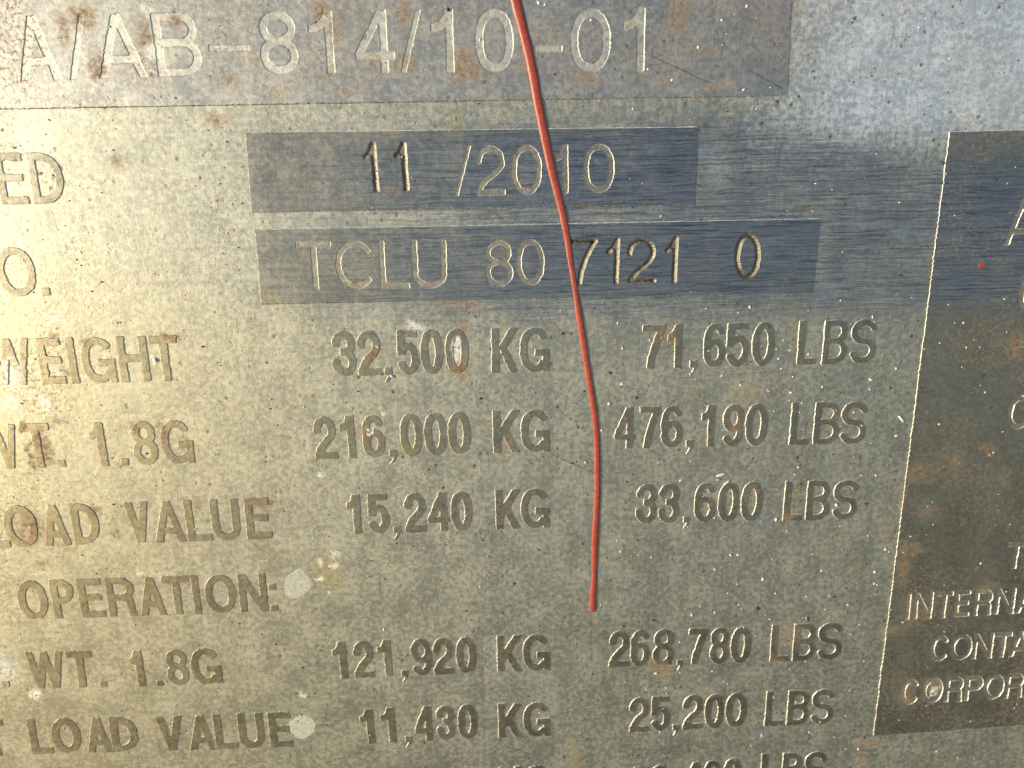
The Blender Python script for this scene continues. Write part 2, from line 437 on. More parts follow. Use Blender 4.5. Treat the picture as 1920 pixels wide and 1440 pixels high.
# ------------------------------------------------------------------ lettering: strokes -> distance field -> outline
def arc(cx, cy, rx, ry, a0, a1, n=26, e=2.0):
    t = np.radians(np.linspace(a0, a1, n))
    c, s = np.cos(t), np.sin(t)
    k = 2.0 / e
    return [(cx + rx * np.sign(a) * abs(a) ** k, cy + ry * np.sign(b) * abs(b) ** k) for a, b in zip(c, s)]


def bez(p0, p1, p2, p3, n=14):
    t = np.linspace(0, 1, n)[:, None]
    p0, p1, p2, p3 = map(np.array, (p0, p1, p2, p3))
    return [tuple(q) for q in (1 - t) ** 3 * p0 + 3 * t * (1 - t) ** 2 * p1 + 3 * t * t * (1 - t) * p2 + t ** 3 * p3]


def strokes(ch, W, r):
    """centre lines of a sans-serif capital or digit, cap height 1, ink width W, half stroke r"""
    c, xl, xr, b, t = W / 2, r, W - r, r, 1 - r
    hx = r * math.sqrt(1 + c * c) * 1.02
    if ch == 'I':
        return [[(c, 0), (c, 1)]]
    if ch == 'L':
        return [[(xl, 0), (xl, 1)], [(0, b), (W, b)]]
    if ch == 'T':
        return [[(0, t), (W, t)], [(c, 0), (c, 1)]]
    if ch == 'E':
        return [[(xl, 0), (xl, 1)], [(0, b), (W, b)], [(0, t), (W * .97, t)], [(0, .52), (W * .91, .52)]]
    if ch == 'H':
        return [[(xl, 0), (xl, 1)], [(xr, 0), (xr, 1)], [(xl, .52), (xr, .52)]]
    if ch == 'N':
        return [[(xl, 0), (xl, 1)], [(xr, 0), (xr, 1)], [(xl, 1.0), (xr, 0.0)]]
    if ch == 'A':
        return [[(hx - (c - hx) * .2, -.2), (c, 1 - r * .3)], [(W - hx + (c - hx) * .2, -.2), (c, 1 - r * .3)], [(W * .2, .29), (W * .8, .29)]]
    if ch == 'V':
        return [[(hx - (c - hx) * .2, 1.2), (c, r * .3)], [(W - hx + (c - hx) * .2, 1.2), (c, r * .3)]]
    if ch == 'W':
        h2 = r * 1.06
        a = W * .29
        return [[(h2 - (a - h2) * .2, 1.2), (a, 0), (c, 1), (W - a, 0), (W - h2 + (a - h2) * .2, 1.2)]]
    if ch == 'K':
        return [[(xl, 0), (xl, 1)], [(xl, .30), (W - r * 1.25 + .1, 1.12)], [(W * .38, .60), (W - r * 1.15 + .06, -.12)]]
    if ch in 'BPRD':
        out = [[(xl, 0), (xl, 1)]]
        if ch == 'D':
            rx = min(W - 2 * r, W * .62)
            return out + [[(xl, t), (W - r - rx, t)] + arc(W - r - rx, .5, rx, .5 - r, 90, -90, e=2.3) + [(xl, b)]]
        mid = .535 if ch == 'B' else .47
        if ch == 'R':
            mid = .49
        x1 = xr * .96 if ch == 'B' else xr
        ry = (t - mid) / 2
        out.append([(xl, t), (x1 - ry, t)] + arc(x1 - ry, mid + ry, ry, ry, 90, -90) + [(xl, mid)])
        if ch == 'B':
            ry = (mid - b) / 2
            out.append([(xl, mid)] + arc(xr - ry, b + ry, ry, ry, 90, -90) + [(xl, b)])
        if ch == 'R':
            out.append([(W * .55, mid)] + bez((W * .62, mid), (xr * .98, mid), (xr * .94, .30), (xr * .96, .16)) + [(xr + r * .05, -.05)])
        return out
    if ch == 'S':
        ym = .51
        ra, rb = (t - ym) / 2, (ym - b) / 2
        return [arc(c, ym + ra, c - r, ra, 12, 250, e=2.1) + arc(c, ym - rb, c - r, rb, 70, -168, e=2.1)]
    if ch == 'C':
        return [arc(c, .5, c - r, .5 - r, 36, 324, 40, 2.15)]
    if ch == 'G':
        return [arc(c, .5, c - r, .5 - r, 38, 322, 40, 2.15), [(W - r * .85, 0), (W - r * .85, .52)], [(c * 1.02, .52 - r), (W, .52 - r)]]
    if ch in 'O0':
        return [arc(c, .5, c - r, .5 - r, 0, 360, 56, 2.25 if ch == '0' else 2.1)]
    if ch == 'U':
        ry = min(.3, c * 1.15)
        return [[(xl, 1), (xl, ry)] + arc(c, ry, c - r, ry - r, 180, 360) + [(xr, ry), (xr, 1)]]
    if ch == '1':
        return [[(W - r, 0), (W - r, 1)], [(0, .74 - r * .2)] + bez((W * .12, .735 - r * .2), (W * .5, .75), (W - r * 1.5, .84), (W - r * 1.1, 1.0))]
    if ch == '2':
        ry = .27 - r * .3
        return [arc(c, t - ry, c - r, ry, 188, -12, 24) + bez((xr - .02, t - ry - .1), (xr - .08, .42), (xl + .03, .36), (xl + .01, .06)), [(0, b), (W, b)]]
    if ch == '3':
        mid = .535
        ra, rb = (t - mid) / 2, (mid - b) / 2
        return [arc(c, mid + ra, (c - r) * .94, ra, 190, -78) + [(c * .72, mid)], [(c * .72, mid)] + arc(c, mid - rb, c - r, rb, 78, -192)]
    if ch == '4':
        xs = W * .74
        return [[(xs, 0), (xs, 1)], [(xs, 1.02), (r * .75, .27)], [(r * .3, .215 + r), (W, .215 + r)]]
    if ch == '5':
        ry = (.64 - r) / 2
        return [[(xl * 1.2, t), (W * .93, t)], [(xl * 1.25, 1 - .001), (xl * 1.05, .45)], [(xl * 1.1, .47)] + arc(c, b + ry, c - r, ry, 140, -165)]
    if ch in '69':
        ry = (.585 - r) / 2
        s = [arc(c, b + ry, c - r, ry, 0, 360, 40), [(xl, b + ry), (xl, .5)] + arc(c, .60, c - r, t - .60, 180, 34, 26, 2.1)]
        if ch == '9':
            s = [[(W - x, 1 - y) for x, y in q] for q in s]
        return s
    if ch == '7':
        return [[(0, t), (W, t)], [(xr, t)] + bez((xr, t), (W * .62, .62), (W * .40, .34), (W * .36, 0))]
    if ch == '8':
        mid = .53
        ra, rb = (t - mid) / 2, (mid - b) / 2
        return [arc(c, mid + ra, (c - r) * .93, ra, 0, 360, 40), arc(c, mid - rb, c - r, rb, 0, 360, 40)]
    if ch == '/':
        h3 = r * 1.04
        k = (W - 2 * h3) * .2
        return [[(h3 - k, -.2), (W - h3 + k, 1.2)]]
    if ch == '-':
        return [[(0, .44), (W, .44)]]
    if ch == '.':
        return [[(0, W / 2), (W, W / 2)]]
    if ch == ':':
        return [[(0, W / 2), (W, W / 2)], [(0, .72 - W / 2), (W, .72 - W / 2)]]
    if ch == ',':
        return [[(0, W / 2), (W, W / 2)]]
    raise KeyError(ch)


def smooth_noise(shape, cell, g=rng):
    h, w = shape
    gh, gw = int(h / cell) + 3, int(w / cell) + 3
    a = g.normal(size=(gh, gw))
    y, x = np.arange(h) / cell, np.arange(w) / cell
    yi, xi = y.astype(int), x.astype(int)
    fy, fx = (y - yi)[:, None], (x - xi)[None, :]
    fy, fx = fy * fy * (3 - 2 * fy), fx * fx * (3 - 2 * fx)
    A = lambda i, j: a[np.ix_(yi + i, xi + j)]
    return (A(0, 0) * (1 - fy) * (1 - fx) + A(1, 0) * fy * (1 - fx) + A(0, 1) * (1 - fy) * fx + A(1, 1) * fy * fx)


def outline(ch, Wmm, Hmm, rmm, rough=0.045, step=0.075, stk=None, round_caps=False, open_clip=False):
    """closed loops (mm) round the glyph with outward normals"""
    W, r = Wmm / Hmm, rmm / Hmm
    r *= {'/': .66, 'W': .86, 'A': .93, 'V': .95, 'N': .92, '8': .92, 'B': .93, 'S': .93, '4': .94, '6': .95, '9': .95, 'G': .97, 'R': .94}.get(ch, 1.0) * .95
    if ch in '.:,':
        r = W / 2
    s = stk if stk is not None else strokes(ch, W, r)
    pad = 0.5
    x = np.arange(-pad, Wmm + pad, step)
    y = np.arange(-pad - (0.28 * Hmm if ch == ',' else 0), Hmm + pad, step)
    X, Y = np.meshgrid(x, y)
    F = np.full(X.shape, 1e3)
    for pts in s:
        q = np.array(pts, float) * Hmm
        D = np.full(X.shape, 1e3)
        K = len(q) - 1
        for i in range(K):
            a, b = q[i], q[i + 1]
            d = b - a
            L2 = d @ d
            if L2 < 1e-12:
                continue
            tt = ((X - a[0]) * d[0] + (Y - a[1]) * d[1]) / L2
            tc = np.clip(tt, 0, 1)
            ds = np.hypot(X - a[0] - tc * d[0], Y - a[1] - tc * d[1]) - r * Hmm
            L = math.sqrt(L2)
            if not round_caps:
                if i == 0:
                    ds = np.where(tt < 0, np.maximum(np.abs((X - a[0]) * d[1] - (Y - a[1]) * d[0]) / L - r * Hmm, -tt * L), ds)
                if i == K - 1:
                    ds = np.where(tt > 1, np.maximum(np.abs((X - a[0]) * d[1] - (Y - a[1]) * d[0]) / L - r * Hmm, (tt - 1) * L), ds)
                if i == 0:
                    ds = np.maximum(ds, np.where(tt < .5, -tt * L, -1e3))
                if i == K - 1:
                    ds = np.maximum(ds, np.where(tt > .5, (tt - 1) * L, -1e3))
            D = np.minimum(D, ds)
        F = np.minimum(F, D)
    if ch == ',':       # the tail curls down to the left
        for i in range(14):
            k = i / 13
            cx, cy, rad = Wmm * (.78 - .62 * k * k), Wmm * (.35 - 1.25 * k), Wmm * (.24 - .12 * k)
            F = np.minimum(F, np.hypot(X - cx, Y - cy) - rad)
    if not round_caps:
        y0 = -9 if ch == ',' else 0
        F = np.maximum(F, np.maximum(np.maximum(-X, X - Wmm), np.maximum(y0 - Y, Y - Hmm)))
    # soften corners a little, then the uneven bite of the acid
    for _ in range(1):
        G = F.copy()
        G[1:-1, 1:-1] = (4 * F[1:-1, 1:-1] + F[:-2, 1:-1] + F[2:, 1:-1] + F[1:-1, :-2] + F[1:-1, 2:]) / 8
        F = G
    F = F + rough * (0.6 * smooth_noise(F.shape, 2.6) + 0.5 * smooth_noise(F.shape, 8))
    gy, gx = np.gradient(F, step)
    gn = np.hypot(gx, gy) + 1e-9
    gx, gy = gx / gn, gy / gn
    # marching squares
    ny, nx = F.shape
    seg = {}
    S = F < 0

    def ept(i0, j0, i1, j1):
        f0, f1 = F[i0, j0], F[i1, j1]
        k = f0 / (f0 - f1)
        k = min(max(k, 0.02), 0.98)
        pxx = x[j0] + (x[j1] - x[j0]) * k
        pyy = y[i0] + (y[i1] - y[i0]) * k
        n_ = np.array([gx[i0, j0] * (1 - k) + gx[i1, j1] * k, gy[i0, j0] * (1 - k) + gy[i1, j1] * k])
        n_ /= np.hypot(*n_) + 1e-9
        return (pxx, pyy, n_[0], n_[1])
    code = S[:-1, :-1] * 1 + S[:-1, 1:] * 2 + S[1:, 1:] * 4 + S[1:, :-1] * 8
    tab = {1: [('L', 'B')], 2: [('B', 'R')], 3: [('L', 'R')], 4: [('R', 'T')], 5: [('L', 'B'), ('R', 'T')], 6: [('B', 'T')], 7: [('L', 'T')],
           8: [('T', 'L')], 9: [('T', 'B')], 10: [('B', 'R'), ('T', 'L')], 11: [('T', 'R')], 12: [('R', 'L')], 13: [('R', 'B')], 14: [('B', 'L')]}
    pts, nxt = {}, {}
    for i, j in zip(*np.nonzero((code > 0) & (code < 15))):
        key = {'B': ('h', i, j), 'T': ('h', i + 1, j), 'L': ('v', i, j), 'R': ('v', i, j + 1)}
        for a, b in tab[int(code[i, j])]:
            for k in (a, b):
                kk = key[k]
                if kk not in pts:
                    pts[kk] = ept(kk[1], kk[2], kk[1], kk[2] + 1) if kk[0] == 'h' else ept(kk[1], kk[2], kk[1] + 1, kk[2])
            nxt[key[a]] = key[b]
    loops = []
    while nxt:
        st = next(iter(nxt))
        k = st
        lp = []
        while k in nxt:
            lp.append(pts[k])
            k = nxt.pop(k)
        lp = np.array(lp)
        if len(lp) < 8:
            continue
        keep = [0]
        for i in range(1, len(lp)):
            if np.hypot(*(lp[i, :2] - lp[keep[-1], :2])) > step * 0.55:
                keep.append(i)
        lp = lp[keep]
        if len(lp) >= 6:
            loops.append(lp)
    loops.sort(key=lambda l: -abs(np.sum(l[:, 0] * np.roll(l[:, 1], -1) - l[:, 1] * np.roll(l[:, 0], -1))))
    return loops


def rings_mesh(loops, rings, cap_ring=-1):
    """loops of (x,y,nx,ny); rings = [(offset, z)...] outer to inner; last ring is capped"""
    verts, faces, flat = [], [], []
    cap_loops = []
    base = []
    for lp in loops:
        n = len(lp)
        start = len(verts)
        for off, z in rings:
            for px_, py_, nx_, ny_ in lp:
                verts.append((px_ + nx_ * off, py_ + ny_ * off, z))
        for k in range(len(rings) - 1):
            for i in range(n):
                a, b = start + k * n + i, start + k * n + (i + 1) % n
                faces.append((a, b, b + n, a + n))
                flat.append(False)
        s = start + (len(rings) - 1) * n
        base += list(range(s, s + n))
        cap_loops.append([Vector((verts[q][0], verts[q][1], 0)) for q in range(s, s + n)])
    for tri in tessellate_polygon(cap_loops):
        ids = [base[q] for q in tri]
        (ax, ay, _), (bx, by, _), (cx_, cy_, _) = (verts[q] for q in ids)
        if (bx - ax) * (cy_ - ay) - (by - ay) * (cx_ - ax) < 0:
            ids.reverse()
        faces.append(tuple(ids))
        flat.append(True)
    return verts, faces, flat


def place(v, org, ux, uy):
    return [P3(org[0] + a * ux[0] + b * uy[0], org[1] + a * ux[1] + b * uy[1], z) for a, b, z in v]


# ------------------------------------------------------------------ the lettering as read from the plate
# (characters, [(left, right) ink in pixels at mid height], (x0, y0, x1, y1) baseline, cap height at both ends)
RAISED = [
    ('ED', [(-5, 48), (57, 118)], (20, 383, 110, 381), 95, 94, 14.5),
    ('O.', [(-5, 66), (79, 94)], (20, 556, 90, 554.5), 91, 90, 14.5),
    ('WEIGHT', [(-22, 59), (73, 119), (128, 143), (153, 215), (222, 278), (284, 335)], (20, 722, 317, 714), 86, 84, 15),
    ('32,500', [(622, 667), (670, 713), (721, 735), (744, 785), (788, 830), (835, 878)], (645, 705, 870, 700), 84, 84, 14.5),
    ('KG', [(921, 971), (974, 1030)], (930, 699, 1020, 697), 84, 84, 14.5),
    ('71,650', [(1204, 1247), (1252, 1278), (1293, 1307), (1319, 1360), (1361, 1405), (1410, 1452)], (1205, 691.5, 1430, 686), 82, 82, 13.5),
    ('LBS', [(1496, 1532), (1543, 1589), (1594, 1643)], (1500, 684, 1620, 681), 82, 82, 13),
    ('WT.', [(-43, 36), (43, 97), (109, 123)], (20, 879, 120, 875), 82, 82, 14.5),
    ('1.8G', [(171, 198), (227, 241), (248, 294), (302, 361)], (205, 873.5, 350, 868.5), 81, 81, 14.5),
    ('216,000', [(588, 630), (637, 665), (679, 721), (730, 744), (750, 792), (795, 838), (840, 882)], (608, 861, 870, 851), 80, 79, 14),
    ('KG', [(924, 974), (976, 1030)], (940, 849, 1010, 847), 80, 79, 14),
    ('476,190', [(1151, 1191), (1199, 1238), (1239, 1280), (1286, 1300), (1315, 1340), (1354, 1394), (1397, 1439)], (1175, 841, 1420, 835), 78, 78, 13),
    ('LBS', [(1482, 1518), (1526, 1574), (1576, 1625)], (1500, 834, 1600, 832), 79, 78, 12.5),
    ('LOAD', [(-24, 14), (8, 70), (77, 129), (135, 185)], (0, 1027, 160, 1021), 77, 77, 14),
    ('VALUE', [(237, 282), (286, 345), (348, 394), (396, 449), (460, 507)], (250, 1019, 490, 1010), 77, 77, 14),
    ('15,240', [(651, 676), (689, 729), (738, 751), (758, 798), (801, 842), (845, 885)], (665, 1001, 865, 995), 74, 74, 13.5),
    ('KG', [(929, 975), (976, 1030)], (945, 992, 1010, 989.5), 74, 74, 13.5),
    ('33,600', [(1192, 1232), (1234, 1274), (1281, 1293), (1302, 1342), (1346, 1386), (1389, 1430)], (1215, 981, 1410, 977), 74, 74, 12.5),
    ('LBS', [(1470, 1505), (1512, 1556), (1561, 1608)], (1480, 976, 1590, 973.5), 74, 73, 12),
    ('OPERATION:', [(34, 89), (97, 140), (148, 194), (201, 252), (259, 309), (306, 358), (361, 374), (384, 442), (448, 500), (508, 521)],
     (60, 1161, 515, 1146), 72, 72, 13),
    ('.', [(4, 18)], (4, 1290, 18, 1289), 68, 68, 13),
    ('WT.', [(52, 121), (127, 175), (188, 200)], (60, 1291, 195, 1288), 68, 68, 13),
    ('1.8G', [(246, 269), (294, 306), (312, 353), (358, 414)], (268, 1287, 400, 1282), 67, 67, 12.5),
    ('121,920', [(624, 650), (663, 701), (708, 734), (753, 765), (770, 810), (812, 851), (855, 893)], (645, 1272, 875, 1262), 69, 68, 12.5),
    ('KG', [(932, 978), (980, 1031)], (940, 1259, 1010, 1256.5), 68, 68, 12.5),
    ('268,780', [(1142, 1180), (1182, 1219), (1224, 1264), (1269, 1280), (1290, 1327), (1331, 1367), (1370, 1408)], (1160, 1250, 1390, 1243), 68, 68, 12),
    ('LBS', [(1445, 1481), (1487, 1530), (1533, 1579)], (1460, 1240, 1560, 1236), 69, 69, 11.5),
    ('T', [(-34, 11)], (-30, 1418, 5, 1416), 66, 66, 13),
    ('LOAD', [(55, 96), (97, 151), (160, 208), (208, 258)], (75, 1413, 230, 1409), 65, 65, 12.5),
    ('VALUE', [(295, 344), (352, 403), (402, 443), (447, 495), (504, 547)], (310, 1408, 525, 1400), 65, 65, 12.5),
    ('11,430', [(676, 701), (714, 741), (760, 772), (776, 813), (818, 853), (858, 895)], (695, 1394, 875, 1385), 65, 65, 12),
    ('KG', [(934, 979), (981, 1031)], (940, 1383, 1010, 1380), 64, 64, 12),
    ('25,200', [(1180, 1217), (1220, 1257), (1260, 1273), (1280, 1318), (1321, 1358), (1360, 1400)], (1198, 1372, 1375, 1363), 65, 64, 11.5),
    ('LBS', [(1435, 1470), (1476, 1518), (1521, 1563)], (1450, 1360.5, 1545, 1357), 65, 65, 11),
    ('5,650', [(732, 768), (774, 785), (792, 829), (832, 868), (872, 908)], (740, 1508, 890, 1502), 62, 62, 11.5),
    ('KG', [(937, 981), (983, 1031)], (945, 1500, 1010, 1496), 62, 62, 11.5),
    ('12,460', [(1180, 1203), (1220, 1256), (1262, 1274), (1280, 1316), (1319, 1354), (1356, 1391)], (1195, 1500, 1380, 1483), 62, 62, 11),
    ('LBS', [(1426, 1460), (1466, 1504), (1508, 1550)], (1435, 1475, 1540, 1471), 62, 62, 11),
]
TOP = [('A/AB', [(28, 108), (122, 168), (177, 270), (290, 374)], (70, 151, 330, 143.5), 121, 118, 17.5),
       ('-', [(391, 467)], (391, 142.5, 467, 141.5), 118, 118, 12.5),
       ('814/10', [(486, 557), (579, 625), (663, 738), (748, 791), (808, 850), (890, 962)], (500, 139.5, 926, 135.5), 118, 118, 17),
       ('-', [(977, 1054)], (977, 136, 1054, 135), 100, 100, 13),
       ('01', [(1069, 1144), (1167, 1208)], (1107, 135, 1190, 133.5), 118, 118, 16.5)]
DATE = [('/2010', [(850, 884), (892, 946), (958, 1015), (1038, 1065), (1093, 1151)], (855, 368, 1120, 361.5), 93, 91, 11)]
NUMBER = [('TCLU', [(556, 623), (629, 702), (711, 767), (772, 837)], (595, 542.5, 810, 540), 90, 89, 11.5),
          ('80', [(909, 961), (967, 1020)], (935, 537, 990, 535), 86, 86, 11)]
OWNER = [('AP', [(1886, 1945), (1952, 1996)], (1885, 459, 1960, 457), 86, 86, 11),
         ('U', [(1911, 1962)], (1912, 584, 1960, 583), 66, 66, 10),
         ('T', [(1903, 1948)], (1905, 698, 1945, 697), 56, 56, 9),
         ('O', [(1888, 1934)], (1890, 805, 1930, 803), 62, 62, 9.5),
         ('T', [(1886, 1920)], (1888, 1066, 1918, 1065), 48, 48, 8),
         ('INTERNAT', [(1698, 1706), (1713, 1748), (1753, 1785), (1789, 1818), (1826, 1860), (1865, 1902), (1905, 1941), (1942, 1974)],
          (1695, 1161.5, 1880, 1151), 48, 47.5, 7.8),
         ('CONTAI', [(1743, 1779), (1781, 1822), (1823, 1861), (1864, 1895), (1892, 1930), (1936, 1944)], (1755, 1239, 1900, 1230.5), 47, 46, 7.8),
         ('CORPORA', [(1688, 1723), (1728, 1767), (1771, 1805), (1808, 1842), (1843, 1882), (1884, 1918), (1920, 1956)],
          (1700, 1320, 1895, 1308.5), 46, 45.5, 7.8)]
NAMES = {'.': 'full_stop', ',': 'comma', ':': 'colon', '/': 'slash', '-': 'hyphen'}


def char_name(ch, pre):
    return (pre + '_' if pre else '') + (NAMES.get(ch) or ('digit' if ch.isdigit() else 'letter'))


def layout(row):
    """yield (char, origin mm, ux, uy, W, H, r) for each character of a row"""
    text, ext, (x0, y0, x1, y1), h0, h1, sw = row
    for ch, (xa, xb) in zip(text, ext):
        ya = y0 + (y1 - y0) * (xa - x0) / (x1 - x0)
        yb = y0 + (y1 - y0) * (xb - x0) / (x1 - x0)
        h = h0 + (h1 - h0) * min(max((xa - x0) / (x1 - x0), 0), 1)
        A, B = on_plate(xa, ya - h / 2), on_plate(xb, yb - h / 2)
        if ch in '.:,':                                 # their ink sits on the baseline, not at mid height
            A, B = on_plate(xa, ya - 6), on_plate(xb, yb - 6)
        C0, C1 = on_plate((xa + xb) / 2, (ya + yb) / 2), on_plate((xa + xb) / 2, (ya + yb) / 2 - h)
        H = float(np.hypot(*(C1 - C0)))
        ln = on_plate(x1, y1) - on_plate(x0, y0)
        ux = ln / np.hypot(*ln)
        uy = np.array([-ux[1], ux[0]])
        W = float((B - A) @ ux)
        org = A + uy * ((C0 - A) @ uy)
        loc_scale = H / h
        yield ch, org, ux, uy, W, H, sw * loc_scale / 2


EDGE = 0.062
for row in RAISED:
    for ch, org, ux, uy, W, H, r in layout(row):
        lps = outline(ch, W, H, r)
        v, f, fl = rings_mesh(lps, [(EDGE * .55, -0.01), (-EDGE * .05, RELIEF * .75), (-EDGE * .55, RELIEF)])
        link(char_name(ch, ''), place(v, org, ux, uy), f, M_FACE, root, fl)


def quad_loop(corners, rough=0.035, st=0.13):
    pts = []
    c = [np.array(on_plate(*q)) for q in corners]
    for a, b in zip(c, c[1:] + c[:1]):
        n = int(np.hypot(*(b - a)) / st)
        for i in range(n):
            pts.append(a + (b - a) * i / n)
    pts = np.array(pts)
    d = np.roll(pts, -1, 0) - np.roll(pts, 1, 0)
    d /= np.hypot(d[:, 0], d[:, 1])[:, None]
    area = np.sum(pts[:, 0] * np.roll(pts[:, 1], -1) - pts[:, 1] * np.roll(pts[:, 0], -1))
    nrm = np.stack([d[:, 1], -d[:, 0]], 1) * (1 if area > 0 else -1)
    k = rng.normal(size=len(pts))
    k = (k + np.roll(k, 1) + .6 * np.roll(k, 5)) * rough * .6
    pts = pts + nrm * k[:, None]
    return np.hstack([pts, nrm])


SHEET_HOLES = []
PANELS = []


def panel(name, corners, rows, stamped, label, floor=None, top=None):
    outer = quad_loop(corners)
    holes = []
    kids = []
    for row in rows:
        for ch, org, ux, uy, W, H, r in layout(row):
            lps = outline(ch, W, H, r, rough=0.04)
            kids.append((char_name(ch, 'etched'), lps, org, ux, uy, [(EDGE * .6, RELIEF), (EDGE * .05, RELIEF * .5), (-EDGE * .6, 0.012)], floor or M_GROOVE2))
    for ch, stk, org, ux, uy, W, H, r in stamped:
        lps = outline('x', W, H, r, rough=0.03, stk=stk, round_caps=True, step=0.07)
        for lp in lps:      # the stamp cuts through into the sheet below
            SHEET_HOLES.append([(org[0] + a + c_ * .03, org[1] + b + d_ * .03) for a, b, c_, d_ in lp])
        kids.append((char_name(ch, 'stamped'), lps, org, ux, uy,
                     [(0.03, RELIEF), (-r * .15, RELIEF - .05), (-r * .5, RELIEF - .11), (-r * .9, RELIEF - .15)], M_STAMP))
    o_verts, faces, flat = [], [], []
    rings = [(EDGE * .35, -0.01), (0.0, RELIEF * .8), (-EDGE * .35, RELIEF)]
    n = len(outer)
    for off, z in rings:
        for a, b, c_, d_ in outer:
            o_verts.append((a + c_ * off, b + d_ * off, z))
    for k in range(2):
        for i in range(n):
            a, b = k * n + i, k * n + (i + 1) % n
            faces.append((a, b, b + n, a + n))
            flat.append(False)
    base = list(range(2 * n, 3 * n))
    loops3 = [[Vector((o_verts[q][0], o_verts[q][1], 0)) for q in base]]
    for nm, lps, org, ux, uy, rg, mt in kids:
        off0 = rg[0][0]
        for lp in lps:
            s = len(o_verts)
            for a, b, c_, d_ in lp:
                la, lb = a + c_ * off0, b + d_ * off0
                o_verts.append((org[0] + la * ux[0] + lb * uy[0], org[1] + la * ux[1] + lb * uy[1], RELIEF))
            base += list(range(s, len(o_verts)))
            loops3.append([Vector((o_verts[q][0], o_verts[q][1], 0)) for q in range(s, len(o_verts))])
    for tri in tessellate_polygon(loops3):
        ids = [base[q] for q in tri]
        (ax, ay, _), (bx, by, _), (cx_, cy_, _) = (o_verts[q] for q in ids)
        ar = (bx - ax) * (cy_ - ay) - (by - ay) * (cx_ - ax)
        if ar < 0:
            ids.reverse()
        faces.append(tuple(ids))
        flat.append(True)
    po = link(name, [P3(*q) for q in o_verts], faces, top or M_PANEL, root, flat)
    po['label'] = label
    PANELS.append(po)
    for nm, lps, org, ux, uy, rg, mt in kids:
        v, f, fl = rings_mesh(lps, rg)
        if mt is M_STAMP:       # the engraver's stepped passes leave a ribbed wall
            nv = []
            cnt = 0
            for lp in lps:
                m_ = len(lp)
                for k in range(len(rg)):
                    for i in range(m_):
                        x_, y_, z_ = v[cnt]
                        if k in (1, 2):
                            z_ += .022 * math.sin((y_ * 1.0 + x_ * .35) * 2 * math.pi / 0.26)
                        nv.append((x_, y_, z_))
                        cnt += 1
            v = nv
        link(nm, place(v, org, ux, uy), f, mt, po, fl)
    return po


def stamped_char(ch, pts_px, r_px, closed=False):
    """a single engraved stroke character given by its centre lines in pixels"""
    lines = [[on_plate(*p) for p in ln] for ln in pts_px]
    allp = np.array([p for ln in lines for p in ln])
    r = r_px * PX
    org = allp.min(0) - r
    W, H = allp.max(0) - allp.min(0) + 2 * r
    stk = [[tuple((p - org) / H) for p in ln] for ln in lines]
    return (ch, stk, org, np.array([1., 0.]), np.array([0., 1.]), float(W), float(H), r)


def px_bez(p0, p1, p2, p3):
    return bez(p0, p1, p2, p3, 12)


def px_ell(cx, cy, rx, ry, a0, a1, n=36, rot=0.0):
    out = []
    for a in np.radians(np.linspace(a0, a1, n)):
        x, y = rx * math.cos(a), -ry * math.sin(a)
        out.append((cx + x + y * rot, cy + y))
    return out


st_date = [stamped_char('1', [[(685, 294), (692, 287), (699, 270)], [(699, 270), (706, 357)]], 5.5),
           stamped_char('1', [[(743, 292), (750, 285), (756, 270)], [(756, 270), (762, 355)]], 5.5)]
st_num = [stamped_char('7', [[(1068, 453), (1115, 452)], px_bez((1115, 452), (1098, 478), (1090, 500), (1086, 530))], 5.2),
          stamped_char('1', [[(1141, 472), (1149, 463), (1157, 449)], [(1157, 449), (1154, 529)]], 5.2),
          stamped_char('2', [px_ell(1202, 472, 22, 21, 190, -10, 20, -.05) + px_bez((1223, 478), (1218, 498), (1186, 508), (1181, 527)),
                             [(1181, 527), (1225, 526)]], 5.2),
          stamped_char('1', [[(1250, 470), (1259, 462), (1267, 447)], [(1267, 447), (1263, 527)]], 5.2),
          stamped_char('0', [px_ell(1401, 480, 19.5, 38.5, 0, 360, 44, -.03)], 5.5)]

panel('raised_panel', [(-90, -60), (1486, -60), (1476, 178), (-90, 205.5)], TOP, [], 'broad top panel reading A/AB-814/10-01', M_GROOVE, M_TOPPANEL)
panel('raised_panel', [(460, 249), (1309, 238), (1302, 383), (472, 398)], DATE, st_date, 'dark sanded panel with the date 11 /2010')
panel('raised_panel', [(478, 431), (1537, 410), (1524, 548), (490, 570)], NUMBER, st_num, 'dark sanded panel reading TCLU 80 7121 0')
panel('raised_panel', [(1780, 247), (2060, 240), (2010, 1352), (1637, 1379)], OWNER, [], 'tall dark panel of pale lettering at the right edge')



def bead(name, p0, p1, w, h, z, mat, parent, gaps=0.0):
    """a thin uneven ridge along a panel edge: an added pale highlight, or grime with painted shade at the foot of the step"""
    a, b = on_plate(*p0), on_plate(*p1)
    n = int(np.hypot(*(b - a)) / .16)
    t = (b - a) / np.hypot(*(b - a))
    nr = np.array([-t[1], t[0]])
    k = rng.normal(size=n + 1)
    k = (k + np.roll(k, 1) + np.roll(k, 2)) / 1.8
    wn_ = np.convolve(rng.normal(size=n + 1), np.ones(9) / 5, 'same')
    vv, ff = [], []
    for i in range(n + 1):
        c = a + (b - a) * i / n + nr * k[i] * .012
        ww = w * max(0.15, 1 + .35 * k[i] * .6 + gaps * wn_[i])
        for j in range(6):
            q = math.pi * j / 5
            vv.append(P3(*(c + nr * math.cos(q) * ww), z + math.sin(q) * h * ww / w))
    for i in range(n):
        for j in range(5):
            s_ = i * 6 + j
            ff.append((s_, s_ + 6, s_ + 7, s_ + 1))
    return link(name, vv, ff, mat, parent, [False] * len(ff))


